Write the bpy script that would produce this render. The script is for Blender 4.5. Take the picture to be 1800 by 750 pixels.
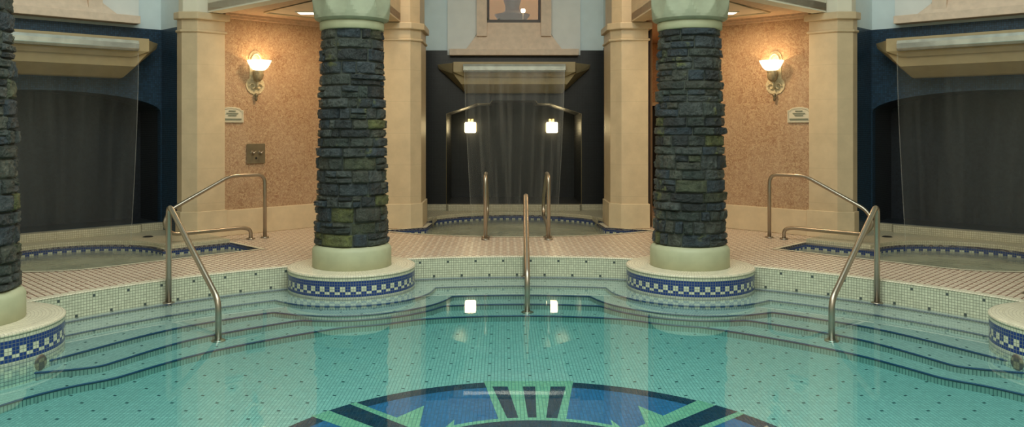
import bpy, bmesh, math, random
from mathutils import Vector, Matrix, noise
for o in list(bpy.data.objects): bpy.data.objects.remove(o)
SC = bpy.context.scene
COL = SC.collection
PI = math.pi
rnd = random.Random(7)

# ------------------------------------------------------------------ camera, world, light, exposure
cam_d = bpy.data.cameras.new('camera'); cam = bpy.data.objects.new('camera', cam_d); COL.objects.link(cam)
cam.location = (-0.193, -4.307, 1.45); cam.rotation_euler = (PI/2, 0, 0)
cam_d.sensor_width = 36; cam_d.lens = 36*1440/1800
cam_d.shift_x = (900-883)/1800; cam_d.shift_y = -(375-222)/1800
cam_d.clip_start = 0.05; cam_d.clip_end = 200
SC.camera = cam
w = bpy.data.worlds.new('world'); SC.world = w; w.use_nodes = True
w.node_tree.nodes['Background'].inputs[0].default_value = (0.75, 0.85, 0.9, 1)
w.node_tree.nodes['Background'].inputs[1].default_value = 0.15
SC.view_settings.view_transform = 'Standard'; SC.view_settings.look = 'None'
SC.view_settings.gamma = 1; SC.view_settings.use_curve_mapping = False
SC.view_settings.exposure = 0.0
SC.cycles.use_denoising = True
SC.cycles.max_bounces = 10; SC.cycles.transparent_max_bounces = 16
SC.cycles.caustics_reflective = False; SC.cycles.caustics_refractive = False
SC.cycles.sample_clamp_indirect = 6
def area(name, loc, size, power, col, rot=(0, 0, 0), sy=None, spread=None):
    d = bpy.data.lights.new(name, 'AREA'); d.energy = power; d.color = col; d.size = size
    if sy: d.shape = 'RECTANGLE'; d.size_y = sy
    if spread: d.spread = spread
    o = bpy.data.objects.new(name, d); COL.objects.link(o); o.location = loc; o.rotation_euler = rot
    return o
def lamp(name, loc, power, col, r=0.04):
    d = bpy.data.lights.new(name, 'POINT'); d.energy = power; d.color = col; d.shadow_soft_size = r
    o = bpy.data.objects.new(name, d); COL.objects.link(o); o.location = loc
    return o
area('skylight', (0, 0.0, 6.35), 6.0, 520, (0.90, 1.0, 0.93))
area('rear_hall_light', (0, -6.0, 5.2), 4.0, 170, (1.0, 0.95, 0.82), rot=(math.radians(62), 0, 0), sy=2.0)

# ------------------------------------------------------------------ node helpers
class E:
    def __init__(s, nt, sock): s.nt, s.s = nt, sock
    def _m(s, op, b=None, c=None):
        n = s.nt.nodes.new('ShaderNodeMath'); n.operation = op
        for i, v in enumerate((s, b, c)):
            if v is None: continue
            if isinstance(v, E): s.nt.links.new(v.s, n.inputs[i])
            else: n.inputs[i].default_value = v
        return E(s.nt, n.outputs[0])
    def __add__(s, b): return s._m('ADD', b)
    def __sub__(s, b): return s._m('SUBTRACT', b)
    def __mul__(s, b): return s._m('MULTIPLY', b)
    def __truediv__(s, b): return s._m('DIVIDE', b)
    def floor(s): return s._m('FLOOR')
    def fract(s): return s._m('FRACT')
    def abs(s): return s._m('ABSOLUTE')
    def lt(s, b): return s._m('LESS_THAN', b)
    def gt(s, b): return s._m('GREATER_THAN', b)
    def mod(s, b): return s._m('FLOORED_MODULO', b)
    def eq(s, b): return s._m('COMPARE', b, 0.1)
    def mx(s, b): return s._m('MAXIMUM', b)
    def mn(s, b): return s._m('MINIMUM', b)
    def pw(s, b): return s._m('POWER', b)
    def inv(s): return s*-1.0+1.0
def col4(c): return (c[0], c[1], c[2], 1)
def mixc(nt, f, a, b):
    n = nt.nodes.new('ShaderNodeMix'); n.data_type = 'RGBA'
    for i, v in ((0, f), (6, a), (7, b)):
        if isinstance(v, E): nt.links.new(v.s, n.inputs[i])
        elif isinstance(v, tuple): n.inputs[i].default_value = col4(v)
        else: n.inputs[i].default_value = v
    return E(nt, n.outputs[2])
def mat_new(name):
    m = bpy.data.materials.new(name); m.use_nodes = True
    nt = m.node_tree; nt.nodes.clear()
    out = nt.nodes.new('ShaderNodeOutputMaterial'); b = nt.nodes.new('ShaderNodeBsdfPrincipled')
    nt.links.new(b.outputs[0], out.inputs[0])
    return m, nt, b, out
def noise_e(nt, scale, detail=3, coord='Object', vec=None, sc=(1, 1, 1), rough=0.5, dist=0.0):
    tc = nt.nodes.new('ShaderNodeTexCoord'); mp = nt.nodes.new('ShaderNodeMapping'); mp.inputs[3].default_value = sc
    nt.links.new(tc.outputs[coord], mp.inputs[0])
    n = nt.nodes.new('ShaderNodeTexNoise'); n.inputs['Scale'].default_value = scale; n.inputs['Detail'].default_value = detail
    n.inputs['Roughness'].default_value = rough; n.inputs['Distortion'].default_value = dist
    nt.links.new(mp.outputs[0], n.inputs['Vector'])
    return E(nt, n.outputs[0])
def ramp(nt, f, lo, hi):
    n = nt.nodes.new('ShaderNodeMapRange'); nt.links.new(f.s, n.inputs[0]); n.inputs[1].default_value = lo; n.inputs[2].default_value = hi
    return E(nt, n.outputs[0])
def setc(nt, sock, e): nt.links.new(e.s, sock)
def bump(nt, b, h, strength=0.5, dist=0.01):
    n = nt.nodes.new('ShaderNodeBump'); n.inputs['Strength'].default_value = strength; n.inputs['Distance'].default_value = dist
    nt.links.new(h.s, n.inputs['Height']); nt.links.new(n.outputs[0], b.inputs['Normal'])
def plain(name, c, rough=0.5, metal=0.0, var=0.0, nscale=6, bumpv=0.0, spec=0.5):
    m, nt, b, out = mat_new(name)
    b.inputs['Base Color'].default_value = col4(c); b.inputs['Roughness'].default_value = rough
    b.inputs['Metallic'].default_value = metal; b.inputs['Specular IOR Level'].default_value = spec
    if var or bumpv:
        n = noise_e(nt, nscale, 5)
        if var: setc(nt, b.inputs['Base Color'], mixc(nt, ramp(nt, n, .3, .7), tuple(x*(1-var) for x in c), tuple(min(1, x*(1+var)) for x in c)))
        if bumpv: bump(nt, b, n, bumpv)
    return m
def uv_e(nt):
    tc = nt.nodes.new('ShaderNodeTexCoord'); s = nt.nodes.new('ShaderNodeSeparateXYZ'); nt.links.new(tc.outputs['UV'], s.inputs[0])
    return E(nt, s.outputs[0]), E(nt, s.outputs[1])
T = 0.0256   # mosaic tile pitch
def rand_e(nt, iu, iv):
    return ((iu*12.9898 + iv*78.233)._m('SINE')*43758.5453).fract()
def mosaic(name, c, grout, tile=T, pattern=None, rough=0.25, dots=None, jitter=0.1, gw=0.14, band=None, vsq=1.0, bumpv=0.0):
    """square mosaic laid by UV metres; pattern(nt, iu, iv, base) may recolour tiles"""
    m, nt, b, out = mat_new(name)
    u, v = uv_e(nt)
    u = u/tile; v = v/(tile*vsq)
    iu, iv = u.floor(), v.floor()
    g = u.fract().lt(gw).mx(v.fract().lt(gw))
    r = rand_e(nt, iu, iv)
    base = mixc(nt, r, tuple(x*(1-jitter) for x in c), tuple(min(1, x*(1+jitter)) for x in c))
    if pattern: base = pattern(nt, iu, iv, base)
    if dots:
        dcol, p, r0 = dots
        iv2 = iv - r0
        d1 = iu.mod(p).eq(0)*iv2.mod(p).eq(0); d2 = iu.mod(p).eq(p/2)*iv2.mod(p).eq(p/2)
        base = mixc(nt, d1.mx(d2), base, dcol)
    colr = mixc(nt, g, base, grout)
    setc(nt, b.inputs['Base Color'], colr)
    setc(nt, b.inputs['Roughness'], g*0.4+rough)
    if bumpv: bump(nt, b, g.inv()+r*0.35, bumpv, 0.004)
    return m

M = {}
WHITE = (0.60, 0.62, 0.47); GROUT = (0.20, 0.22, 0.15)
M['pool_wall'] = mosaic('pool wall mosaic', WHITE, GROUT, dots=((0.07, 0.09, 0.09), 12, 1), gw=0.16)
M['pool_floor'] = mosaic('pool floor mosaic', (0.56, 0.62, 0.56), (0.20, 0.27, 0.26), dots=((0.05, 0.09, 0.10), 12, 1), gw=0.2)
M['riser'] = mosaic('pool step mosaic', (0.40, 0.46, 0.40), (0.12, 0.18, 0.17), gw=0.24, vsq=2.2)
def band(nt, iu, iv, base):
    blue = (0.010, 0.036, 0.19); wt = (0.55, 0.58, 0.44)
    on = iu.mod(4).lt(1.5)
    isblue = iv.gt(1.5)*iv.lt(7.5)
    sq = (iv.gt(3.5)*iv.lt(5.5)*on).mx(iv.eq(6)*on.inv())
    return mixc(nt, isblue*(sq.inv()), base, blue)
M['band'] = mosaic('pedestal check band', WHITE, (0.14, 0.17, 0.15), pattern=band, gw=0.14)
def sband(nt, iu, iv, base):
    blue = (0.012, 0.035, 0.16)
    on = iu.mod(4).lt(1.5)
    isblue = iv.gt(1.5)*iv.lt(7.5)
    return mixc(nt, isblue*((iv.gt(3.5)*iv.lt(4.5)*on).inv()), base, blue)
M['spa_band'] = mosaic('spa check band', (0.5, 0.5, 0.38), (0.14, 0.15, 0.12), pattern=sband, gw=0.14)
M['coping'] = mosaic('coping mosaic', (0.74, 0.68, 0.52), (0.42, 0.36, 0.26), rough=0.3, gw=0.12)
M['cream_mosaic'] = mosaic('cream mosaic', (0.54, 0.48, 0.34), (0.27, 0.23, 0.15), rough=0.3, gw=0.14)
M['navy_tile'] = mosaic('navy glass mosaic', (0.014, 0.044, 0.086), (0.016, 0.028, 0.040), tile=0.026, rough=0.32, jitter=0.35, gw=0.14, bumpv=0.15)
M['niche_tile'] = mosaic('shade-darkened glass mosaic', (0.012, 0.015, 0.021), (0.022, 0.026, 0.032), tile=0.026, rough=0.3, jitter=0.4, gw=0.14, bumpv=0.1)  # darker, greyer than the navy tile: niche shade put into the colour
M['black_tile'] = mosaic('black glass mosaic', (0.0035, 0.0045, 0.006), (0.005, 0.005, 0.006), tile=0.026, rough=0.3, jitter=0.4, gw=0.12, bumpv=0.1)
# deck: diamond lattice of pale and rosy tiles
m, nt, b, out = mat_new('deck tile'); u, v = uv_e(nt)
dt = 0.062
p, q = (u+v)/(dt*1.414), (u-v)/(dt*1.414)
g = p.fract().lt(0.20).mx(q.fract().lt(0.20))
r = rand_e(nt, p.floor(), q.floor())
chk = (p.floor()+q.floor()).mod(2).eq(0)
c1 = mixc(nt, r, (0.66, 0.52, 0.39), (0.80, 0.66, 0.51))
c0 = mixc(nt, chk, c1, (0.86, 0.75, 0.60))
setc(nt, b.inputs['Base Color'], mixc(nt, g, c0, (0.20, 0.10, 0.065)))
setc(nt, b.inputs['Roughness'], g*0.3+0.28)
M['deck'] = m
# stucco
m, nt, b, out = mat_new('rough stucco')
n1 = noise_e(nt, 20, 8, rough=0.72, dist=2.2); n2 = noise_e(nt, 2.2, 3)
cc = mixc(nt, ramp(nt, n1, .40, .60), (0.33, 0.165, 0.085), (0.60, 0.42, 0.25))
cc = mixc(nt, ramp(nt, n2, .3, .8)*0.45, cc, (0.62, 0.44, 0.29))
setc(nt, b.inputs['Base Color'], cc); b.inputs['Roughness'].default_value = 0.85
bump(nt, b, n1, 0.8, 0.02); M['stucco'] = m
# limestone with fine joints
def limestone(name, c, jw=0.0, jh=0.45, rough=0.42):
    m, nt, b, out = mat_new(name)
    n1 = noise_e(nt, 5, 6, rough=0.6); n2 = noise_e(nt, 60, 3)
    cc = mixc(nt, ramp(nt, n1, .3, .7), tuple(x*0.9 for x in c), tuple(min(1, x*1.07) for x in c))
    tc = nt.nodes.new('ShaderNodeTexCoord'); s = nt.nodes.new('ShaderNodeSeparateXYZ'); nt.links.new(tc.outputs['Object'], s.inputs[0])
    if jh:
        z = E(nt, s.outputs[2]); j = (z/jh).fract().lt(0.012)
        cc = mixc(nt, j*0.35, cc, tuple(x*0.6 for x in c))
    setc(nt, b.inputs['Base Color'], cc); b.inputs['Roughness'].default_value = rough
    bump(nt, b, n2, 0.06, 0.005)
    return m
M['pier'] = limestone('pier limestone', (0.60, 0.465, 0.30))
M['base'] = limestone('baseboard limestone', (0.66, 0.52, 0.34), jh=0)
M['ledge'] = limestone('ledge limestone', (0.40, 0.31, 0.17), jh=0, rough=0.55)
M['sill'] = plain('rough window surround stone', (0.76, 0.60, 0.48), 0.8, var=0.08, nscale=12, bumpv=0.25)
M['plaster'] = plain('pale plaster', (0.70, 0.79, 0.82), 0.8, var=0.03)
M['bay'] = plain('light-whitened bay plaster', (0.80, 0.80, 0.78), 0.8, var=0.03)  # whiter than the wall plaster: light on the bay put into the colour
M['fascia'] = plain('cream grey plaster', (0.76, 0.72, 0.60), 0.8, var=0.04)
M['soffit'] = plain('soffit plaster', (0.60, 0.42, 0.28), 0.8, var=0.15, nscale=20, bumpv=0.3)
M['tray'] = plain('pale tray plaster', (0.74, 0.60, 0.45), 0.8, var=0.05)
M['greenlit_stone'] = plain('cast stone with green light tint', (0.31, 0.335, 0.24), 0.6, var=0.10, nscale=9, bumpv=0.08)  # green of the light on the capitals is mixed into this colour
M['drum'] = plain('cream cast stone with green light', (0.42, 0.43, 0.28), 0.55, var=0.07, nscale=9, bumpv=0.06)  # greenish light on drum and collar is part of this colour
M['mortar'] = plain('dark mortar', (0.050, 0.058, 0.046), 0.9)
M['steel'] = plain('brushed stainless steel', (0.40, 0.35, 0.29), 0.33, 1.0)
M['trough'] = plain('satin metal trough', (0.66, 0.67, 0.65), 0.26, 0.8, var=0.15, nscale=9)
M['dark'] = plain('dark opening', (0.006, 0.006, 0.006), 0.8)
M['wood'] = plain('dark brown window wood', (0.035, 0.015, 0.008), 0.4)
M['arch_line'] = plain('dull gold arch edge', (0.30, 0.24, 0.13), 0.5)
M['brass'] = plain('antique ivory metal', (0.62, 0.52, 0.33), 0.45, 0.1, var=0.25, nscale=40)
M['bronze'] = plain('dull bronze', (0.20, 0.16, 0.10), 0.45, 0.5, var=0.2)
M['cup'] = plain('aged tan metal', (0.34, 0.27, 0.16), 0.5, 0.2, var=0.3, nscale=30)
M['ochre'] = plain('ochre interior wall', (0.55, 0.36, 0.13), 0.8, var=0.1)
M['sign'] = plain('cream sign enamel', (0.60, 0.55, 0.42), 0.4)
M['signink'] = plain('grey green sign lettering', (0.16, 0.18, 0.13), 0.6)
M['navy'] = mosaic('navy floor mosaic', (0.006, 0.028, 0.075), (0.01, 0.03, 0.06), gw=0.2, jitter=0.3)
M['blue'] = mosaic('blue floor mosaic', (0.045, 0.16, 0.38), (0.03, 0.09, 0.20), gw=0.2, jitter=0.2)
M['jade'] = mosaic('jade floor mosaic', (0.42, 0.55, 0.36), (0.14, 0.26, 0.2), gw=0.2, jitter=0.15)
M['nosing'] = plain('dark blue nosing tile', (0.02, 0.07, 0.16), 0.3)
M['leaf'] = plain('plant leaf', (0.05, 0.09, 0.02), 0.5)
M['white_paint'] = plain('white paint', (0.75, 0.72, 0.62), 0.6)
# stone with per-stone colour stored on the mesh
m, nt, b, out = mat_new('slate fieldstone')
at = nt.nodes.new('ShaderNodeAttribute'); at.attribute_name = 'stone'
n1 = noise_e(nt, 14, 6, rough=0.7); n2 = noise_e(nt, 45, 4, rough=0.7)
n3 = noise_e(nt, 4.5, 2)
cc = mixc(nt, ramp(nt, n1, .35, .7), (0.0, 0.0, 0.0), (1, 1, 1))
mul = nt.nodes.new('ShaderNodeMix'); mul.data_type = 'RGBA'; mul.blend_type = 'MULTIPLY'; mul.inputs[0].default_value = 1
nt.links.new(at.outputs['Color'], mul.inputs[6])
cv = mixc(nt, ramp(nt, n1, .3, .72), (0.30, 0.33, 0.36), (1.95, 2.0, 2.05)); nt.links.new(cv.s, mul.inputs[7])
cf = mixc(nt, ramp(nt, n3, .63, .70)*ramp(nt, n1, .45, .6)*0.8, E(nt, mul.outputs[2]), (0.17, 0.18, 0.045))
setc(nt, b.inputs['Base Color'], cf); b.inputs['Roughness'].default_value = 0.34
bump(nt, b, n1*0.6+n2*0.4, 1.0, 0.06); M['slate'] = m
# emitters
def emit(name, c, s, base=(0.9, 0.85, 0.7)):
    m, nt, b, out = mat_new(name); b.inputs['Base Color'].default_value = col4(base)
    b.inputs['Emission Color'].default_value = col4(c); b.inputs['Emission Strength'].default_value = s
    return m
M['shade'] = emit('lit frosted glass', (1.0, 0.80, 0.50), 2.6)
M['cube_shade'] = emit('lit amber cube glass', (1.0, 0.80, 0.42), 12.0)
M['panel_light'] = emit('lit ceiling panel', (1.0, 0.88, 0.66), 4.0)
M['bulb'] = emit('small lit bulb', (1.0, 0.85, 0.6), 8.0)
# water
def water_mat(name, rough=0.02, tint=(1, 1, 1), absorb=None, dens=1.0, wave=0.0, wscale=3.0, milky=0.0, mcol=(.5, .5, .4)):
    m, nt, b, out = mat_new(name); nt.nodes.remove(b)
    tr = nt.nodes.new('ShaderNodeBsdfTransparent'); tr.inputs[0].default_value = col4(tint)
    gl = nt.nodes.new('ShaderNodeBsdfGlossy'); gl.inputs['Roughness'].default_value = rough
    base = tr.outputs[0]
    if milky:
        df = nt.nodes.new('ShaderNodeBsdfDiffuse'); df.inputs[0].default_value = col4(mcol)
        nm = noise_e(nt, 3.0, 5)
        mm = nt.nodes.new('ShaderNodeMixShader'); nt.links.new((ramp(nt, nm, .3, .75)*0.4+(milky-0.2)).s, mm.inputs[0])
        nt.links.new(tr.outputs[0], mm.inputs[1]); nt.links.new(df.outputs[0], mm.inputs[2]); base = mm.outputs[0]
    geo = nt.nodes.new('ShaderNodeNewGeometry')
    dot = nt.nodes.new('ShaderNodeVectorMath'); dot.operation = 'DOT_PRODUCT'
    nt.links.new(geo.outputs['Normal'], dot.inputs[0]); nt.links.new(geo.outputs['Incoming'], dot.inputs[1])
    c = E(nt, dot.outputs['Value']).abs()
    f = c.inv().mx(0.0).pw(5.0)*0.98+0.02
    mx = nt.nodes.new('ShaderNodeMixShader'); nt.links.new(f.s, mx.inputs[0])
    nt.links.new(base, mx.inputs[1]); nt.links.new(gl.outputs[0], mx.inputs[2]); nt.links.new(mx.outputs[0], out.inputs[0])
    if wave:
        n = noise_e(nt, wscale, 2, sc=(1, 1, 1)); bp = nt.nodes.new('ShaderNodeBump'); bp.inputs['Strength'].default_value = wave; bp.inputs['Distance'].default_value = 0.01
        nt.links.new(n.s, bp.inputs['Height']); nt.links.new(bp.outputs[0], gl.inputs['Normal'])
    if absorb:
        va = nt.nodes.new('ShaderNodeVolumeAbsorption'); va.inputs[0].default_value = col4(absorb); va.inputs[1].default_value = dens
        nt.links.new(va.outputs[0], out.inputs['Volume'])
    return m
M['water'] = water_mat('clear pool water', absorb=(0.0, 0.80, 0.835), dens=1.0, wave=0.02, rough=0.012)
M['spa_water'] = water_mat('bubbling spa water', rough=0.12, tint=(0.55, 0.68, 0.6), wave=0.35, wscale=14, milky=0.72, mcol=(0.44, 0.46, 0.34))
# falling water sheet: nearly clear, with streaks along the fall
m, nt, b, out = mat_new('falling water sheet'); nt.nodes.remove(b)
u, v = uv_e(nt)
tc = nt.nodes.new('ShaderNodeTexCoord'); mp = nt.nodes.new('ShaderNodeMapping'); mp.inputs[3].default_value = (1, 0.035, 1); nt.links.new(tc.outputs['UV'], mp.inputs[0])
n = nt.nodes.new('ShaderNodeTexNoise'); n.inputs['Scale'].default_value = 11; n.inputs['Detail'].default_value = 3; nt.links.new(mp.outputs[0], n.inputs['Vector'])
st = ramp(nt, E(nt, n.outputs[0]), .47, .75)
tr = nt.nodes.new('ShaderNodeBsdfTransparent'); tr.inputs[0].default_value = (0.97, 0.97, 0.96, 1)
tl = nt.nodes.new('ShaderNodeBsdfTranslucent'); tl.inputs[0].default_value = (0.85, 0.78, 0.62, 1)
df = nt.nodes.new('ShaderNodeBsdfDiffuse'); df.inputs[0].default_value = (0.75, 0.75, 0.72, 1)
ad = nt.nodes.new('ShaderNodeMixShader'); nt.links.new(tl.outputs[0], ad.inputs[1]); nt.links.new(df.outputs[0], ad.inputs[2])
mx = nt.nodes.new('ShaderNodeMixShader'); edge = u.abs().gt(0.789)
nt.links.new((st*0.16+0.018+edge*0.22).s, mx.inputs[0]); nt.links.new(tr.outputs[0], mx.inputs[1]); nt.links.new(ad.outputs[0], mx.inputs[2])
gl = nt.nodes.new('ShaderNodeBsdfGlossy'); gl.inputs['Roughness'].default_value = 0.25
mx2 = nt.nodes.new('ShaderNodeMixShader'); mx2.inputs[0].default_value = 0.02; nt.links.new(mx.outputs[0], mx2.inputs[1]); nt.links.new(gl.outputs[0], mx2.inputs[2])
nt.links.new(mx2.outputs[0], out.inputs[0]); M['sheet'] = m
ms = m.copy(); M['soft_sheet'] = ms
for n_ in ms.node_tree.nodes:
    if n_.type == 'MATH' and n_.operation == 'MULTIPLY' and abs(n_.inputs[1].default_value-0.16) < 1e-6: n_.inputs[1].default_value = 0.035
    if n_.type == 'MATH' and n_.operation == 'ADD' and abs(n_.inputs[1].default_value-0.018) < 1e-6: n_.inputs[1].default_value = 0.028
m, nt, b, out = mat_new('window glass'); nt.nodes.remove(b)
tr = nt.nodes.new('ShaderNodeBsdfTransparent'); tr.inputs[0].default_value = (0.9, 0.9, 0.88, 1)
gl = nt.nodes.new('ShaderNodeBsdfGlossy'); gl.inputs['Roughness'].default_value = 0.02
mx = nt.nodes.new('ShaderNodeMixShader'); mx.inputs[0].default_value = 0.015; nt.links.new(tr.outputs[0], mx.inputs[1]); nt.links.new(gl.outputs[0], mx.inputs[2]); nt.links.new(mx.outputs[0], out.inputs[0]); M['glass'] = m

# ------------------------------------------------------------------ mesh helpers
class MB:
    """collects geometry with metre UVs; build() links it as one mesh object"""
    def __init__(s): s.v = []; s.f = []; s.uv = []; s.sm = []
    def quad(s, pts, uvs, smooth=False):
        i = len(s.v); s.v += [tuple(p) for p in pts]; s.f.append(list(range(i, i+len(pts)))); s.uv.append(list(uvs)); s.sm.append(smooth)
    def grid(s, P, U, closed=False, smooth=True):
        """P[i][j] points, U[i][j] uvs"""
        i0 = len(s.v); n, k = len(P), len(P[0])
        for r_ in P: s.v += [tuple(p) for p in r_]
        for i in range(n-1):
            for j in range(k-1 + (1 if closed else 0)):
                j2 = (j+1) % k
                s.f.append([i0+i*k+j, i0+i*k+j2, i0+(i+1)*k+j2, i0+(i+1)*k+j])
                ub = U[i][j+1] if closed and j2 == 0 and len(U[i]) > k else U[i][j2]
                ub2 = U[i+1][j+1] if closed and j2 == 0 and len(U[i]) > k else U[i+1][j2]
                s.uv.append([U[i][j], ub, ub2, U[i+1][j]]); s.sm.append(smooth)
    def lathe(s, prof, c=(0, 0, 0), n=64, smooth=True, fn=None, th0=0, th1=2*PI, uref=None):
        full = abs(th1-th0-2*PI) < 1e-6
        L = [0.0]
        for a, b in zip(prof, prof[1:]): L.append(L[-1]+math.hypot(a[0]-b[0], a[1]-b[1]))
        ur = uref or max(p[0] for p in prof)
        P, U = [], []
        for (r, z), l in zip(prof, L):
            row, ru = [], []
            for j in range(n + (0 if full else 1)):
                t = th0+(th1-th0)*j/n
                rr = fn(r, z, t) if fn else r
                row.append((c[0]+rr*math.cos(t), c[1]+rr*math.sin(t), c[2]+z)); ru.append((t*ur, l))
            if full: ru.append(((th0+2*PI)*ur, l))
            P.append(row); U.append(ru)
        s.grid(P, U, closed=full, smooth=smooth)
        return s
    def prism(s, poly, z0, z1, smooth=False, cap=True):
        """vertical prism, poly counter-clockwise; uv u=perimeter, v=depth below top"""
        u = 0; n = len(poly)
        for i in range(n):
            a, b = poly[i], poly[(i+1) % n]; l = math.hypot(a[0]-b[0], a[1]-b[1])
            s.quad([(a[0], a[1], z0), (b[0], b[1], z0), (b[0], b[1], z1), (a[0], a[1], z1)], [(u, z1-z0), (u+l, z1-z0), (u+l, 0), (u, 0)], smooth); u += l
        if cap:
            s.quad([(p[0], p[1], z1) for p in poly], [(p[0], p[1]) for p in poly])
            s.quad([(p[0], p[1], z0) for p in reversed(poly)], [(p[0], p[1]) for p in reversed(poly)])
        return s
    def box(s, x0, x1, y0, y1, z0, z1):
        return s.prism([(x0, y0), (x1, y0), (x1, y1), (x0, y1)], z0, z1)
    def wall(s, path, z0, z1, closed=False, smooth=True, flip=False, u0=0):
        """strip along a plan path, v measured down from z1"""
        pts = path+[path[0]] if closed else path
        u = [u0]
        for a, b in zip(pts, pts[1:]): u.append(u[-1]+math.hypot(a[0]-b[0], a[1]-b[1]))
        top = [(p[0], p[1], z1) for p in pts]; bot = [(p[0], p[1], z0) for p in pts]
        P = [bot, top] if not flip else [top, bot]
        U = [[(x, z1-z0) for x in u], [(x, 0) for x in u]]
        if flip: U = U[::-1]
        s.grid(P, U, smooth=smooth); return s
    def tube(s, pts, r, n=16, caps=True, closed=False):
        pts = [Vector(p) for p in pts]; N = len(pts)
        tang = []
        for i in range(N):
            a = pts[(i-1) % N] if closed or i > 0 else pts[i]; b = pts[(i+1) % N] if closed or i < N-1 else pts[i]
            tang.append((b-a).normalized())
        up = Vector((0, 0, 1)) if abs(tang[0].z) < 0.9 else Vector((1, 0, 0))
        nx = tang[0].cross(up).normalized(); P = []; U = []; L = 0
        for i in range(N):
            if i: L += (pts[i]-pts[i-1]).length
            nx = (nx-tang[i]*nx.dot(tang[i])).normalized(); ny = tang[i].cross(nx)
            rr = r[i] if isinstance(r, (list, tuple)) else r
            P.append([pts[i]+(nx*math.cos(2*PI*j/n)+ny*math.sin(2*PI*j/n))*rr for j in range(n)]); U.append([(j/n, L) for j in range(n+1)])
        if closed: P.append(P[0]); U.append(U[0])
        s.grid(P, U, closed=True)
        if caps and not closed:
            s.quad(P[0][::-1], [(0, 0)]*n); s.quad(P[-1], [(0, 0)]*n)
        return s
    def xform(s, M4):
        s.v = [tuple(M4 @ Vector(p)) for p in s.v]; return s
    def build(s, name, mat, parent=None, merge=True, normals=True):
        me = bpy.data.meshes.new(name); me.from_pydata(s.v, [], s.f)
        uvl = me.uv_layers.new(name='UVMap')
        k = 0
        for f, us in zip(me.polygons, s.uv):
            for j, li in enumerate(f.loop_indices): uvl.data[li].uv = us[j]
        for f, sm in zip(me.polygons, s.sm): f.use_smooth = sm
        bm = bmesh.new(); bm.from_mesh(me)
        if merge: bmesh.ops.remove_doubles(bm, verts=bm.verts, dist=1e-5)
        if normals: bmesh.ops.recalc_face_normals(bm, faces=bm.faces)
        bm.to_mesh(me); bm.free()
        return link(name, me, mat, parent)
def link(name, me, mat, parent=None):
    o = bpy.data.objects.new(name, me); COL.objects.link(o)
    if mat is not None: me.materials.append(mat)
    if parent is not None: o.parent = parent
    return o
def fill(name, outer, holes, z, thick, mat, parent=None):
    """flat plate with holes, top face at z (local XY), UV = local XY"""
    cu = bpy.data.curves.new('c', 'CURVE'); cu.dimensions = '2D'; cu.fill_mode = 'BOTH'; cu.extrude = thick/2
    for poly in [outer]+holes:
        sp = cu.splines.new('POLY'); sp.points.add(len(poly)-1)
        for p_, q_ in zip(sp.points, poly): p_.co = (q_[0], q_[1], 0, 1)
        sp.use_cyclic_u = True
    t = bpy.data.objects.new('t', cu); COL.objects.link(t)
    dg = bpy.context.evaluated_depsgraph_get(); dg.update()
    me = bpy.data.meshes.new_from_object(t.evaluated_get(dg)); bpy.data.objects.remove(t); bpy.data.curves.remove(cu)
    for v_ in me.vertices: v_.co.z += z-thick/2
    me.materials.clear(); me.name = name
    for l_ in list(me.uv_layers): me.uv_layers.remove(l_)
    uvl = me.uv_layers.new(name='UVMap')
    for f in me.polygons:
        f.use_smooth = False
        for li in f.loop_indices:
            c = me.vertices[me.loops[li].vertex_index].co
            uvl.data[li].uv = (c.x, c.y) if abs(f.normal.z) > .5 else (c.x+c.y, -c.z)
    return link(name, me, mat, parent)
def bevel(o, w=0.005, seg=2, ang=40):
    md = o.modifiers.new('bevel', 'BEVEL'); md.width = w; md.segments = seg; md.limit_method = 'ANGLE'; md.angle_limit = math.radians(ang)
    return o
def struct(o, parent=None):
    o['kind'] = 'structure'; return o
def tag(o, label, cat, group=None, kind=None):
    o['label'] = label; o['category'] = cat
    if group: o['group'] = group
    if kind: o['kind'] = kind
    return o
def empty(name, loc=(0, 0, 0), rz=0):
    o = bpy.data.objects.new(name, None); COL.objects.link(o); o.location = loc; o.rotation_euler = (0, 0, rz); o.empty_display_size = 0.1
    return o
def copy_tree(o, parent=None):
    c = o.copy(); COL.objects.link(c); c.parent = parent
    for ch in list(o.children): copy_tree(ch, c)
    return c
def arc(cx, cy, r, a0, a1, n=24, ry=None):
    return [(cx+r*math.cos(a0+(a1-a0)*i/n), cy+(ry or r)*math.sin(a0+(a1-a0)*i/n)) for i in range(n+1)]
def rounded(pts, rad, n=6):
    """polyline with filleted corners (3-D)"""
    pts = [Vector(p) for p in pts]; out = [pts[0]]
    rr = rad if isinstance(rad, (list, tuple)) else [rad]*len(pts)
    for i in range(1, len(pts)-1):
        a, b, c = pts[i-1], pts[i], pts[i+1]; d1 = (a-b); d2 = (c-b)
        r = min(rr[i], d1.length*.48, d2.length*.48)
        p0, p1 = b+d1.normalized()*r, b+d2.normalized()*r
        for k in range(n+1):
            t = k/n; out.append(p0*(1-t)**2+b*2*t*(1-t)+p1*t*t)
    out.append(pts[-1]); return out
def L2W(ang):
    """alcove frame (x across, y outward) to world"""
    return Matrix.Rotation(-ang, 4, 'Z')
A45 = PI/4
MODS = {'centre': (0.0, 9.4), 'left': (-A45, 8.25), 'right': (A45, 8.25)}
def loc2w(ang, x, y): v_ = L2W(ang) @ Vector((x, y, 0)); return (v_.x, v_.y)

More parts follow.
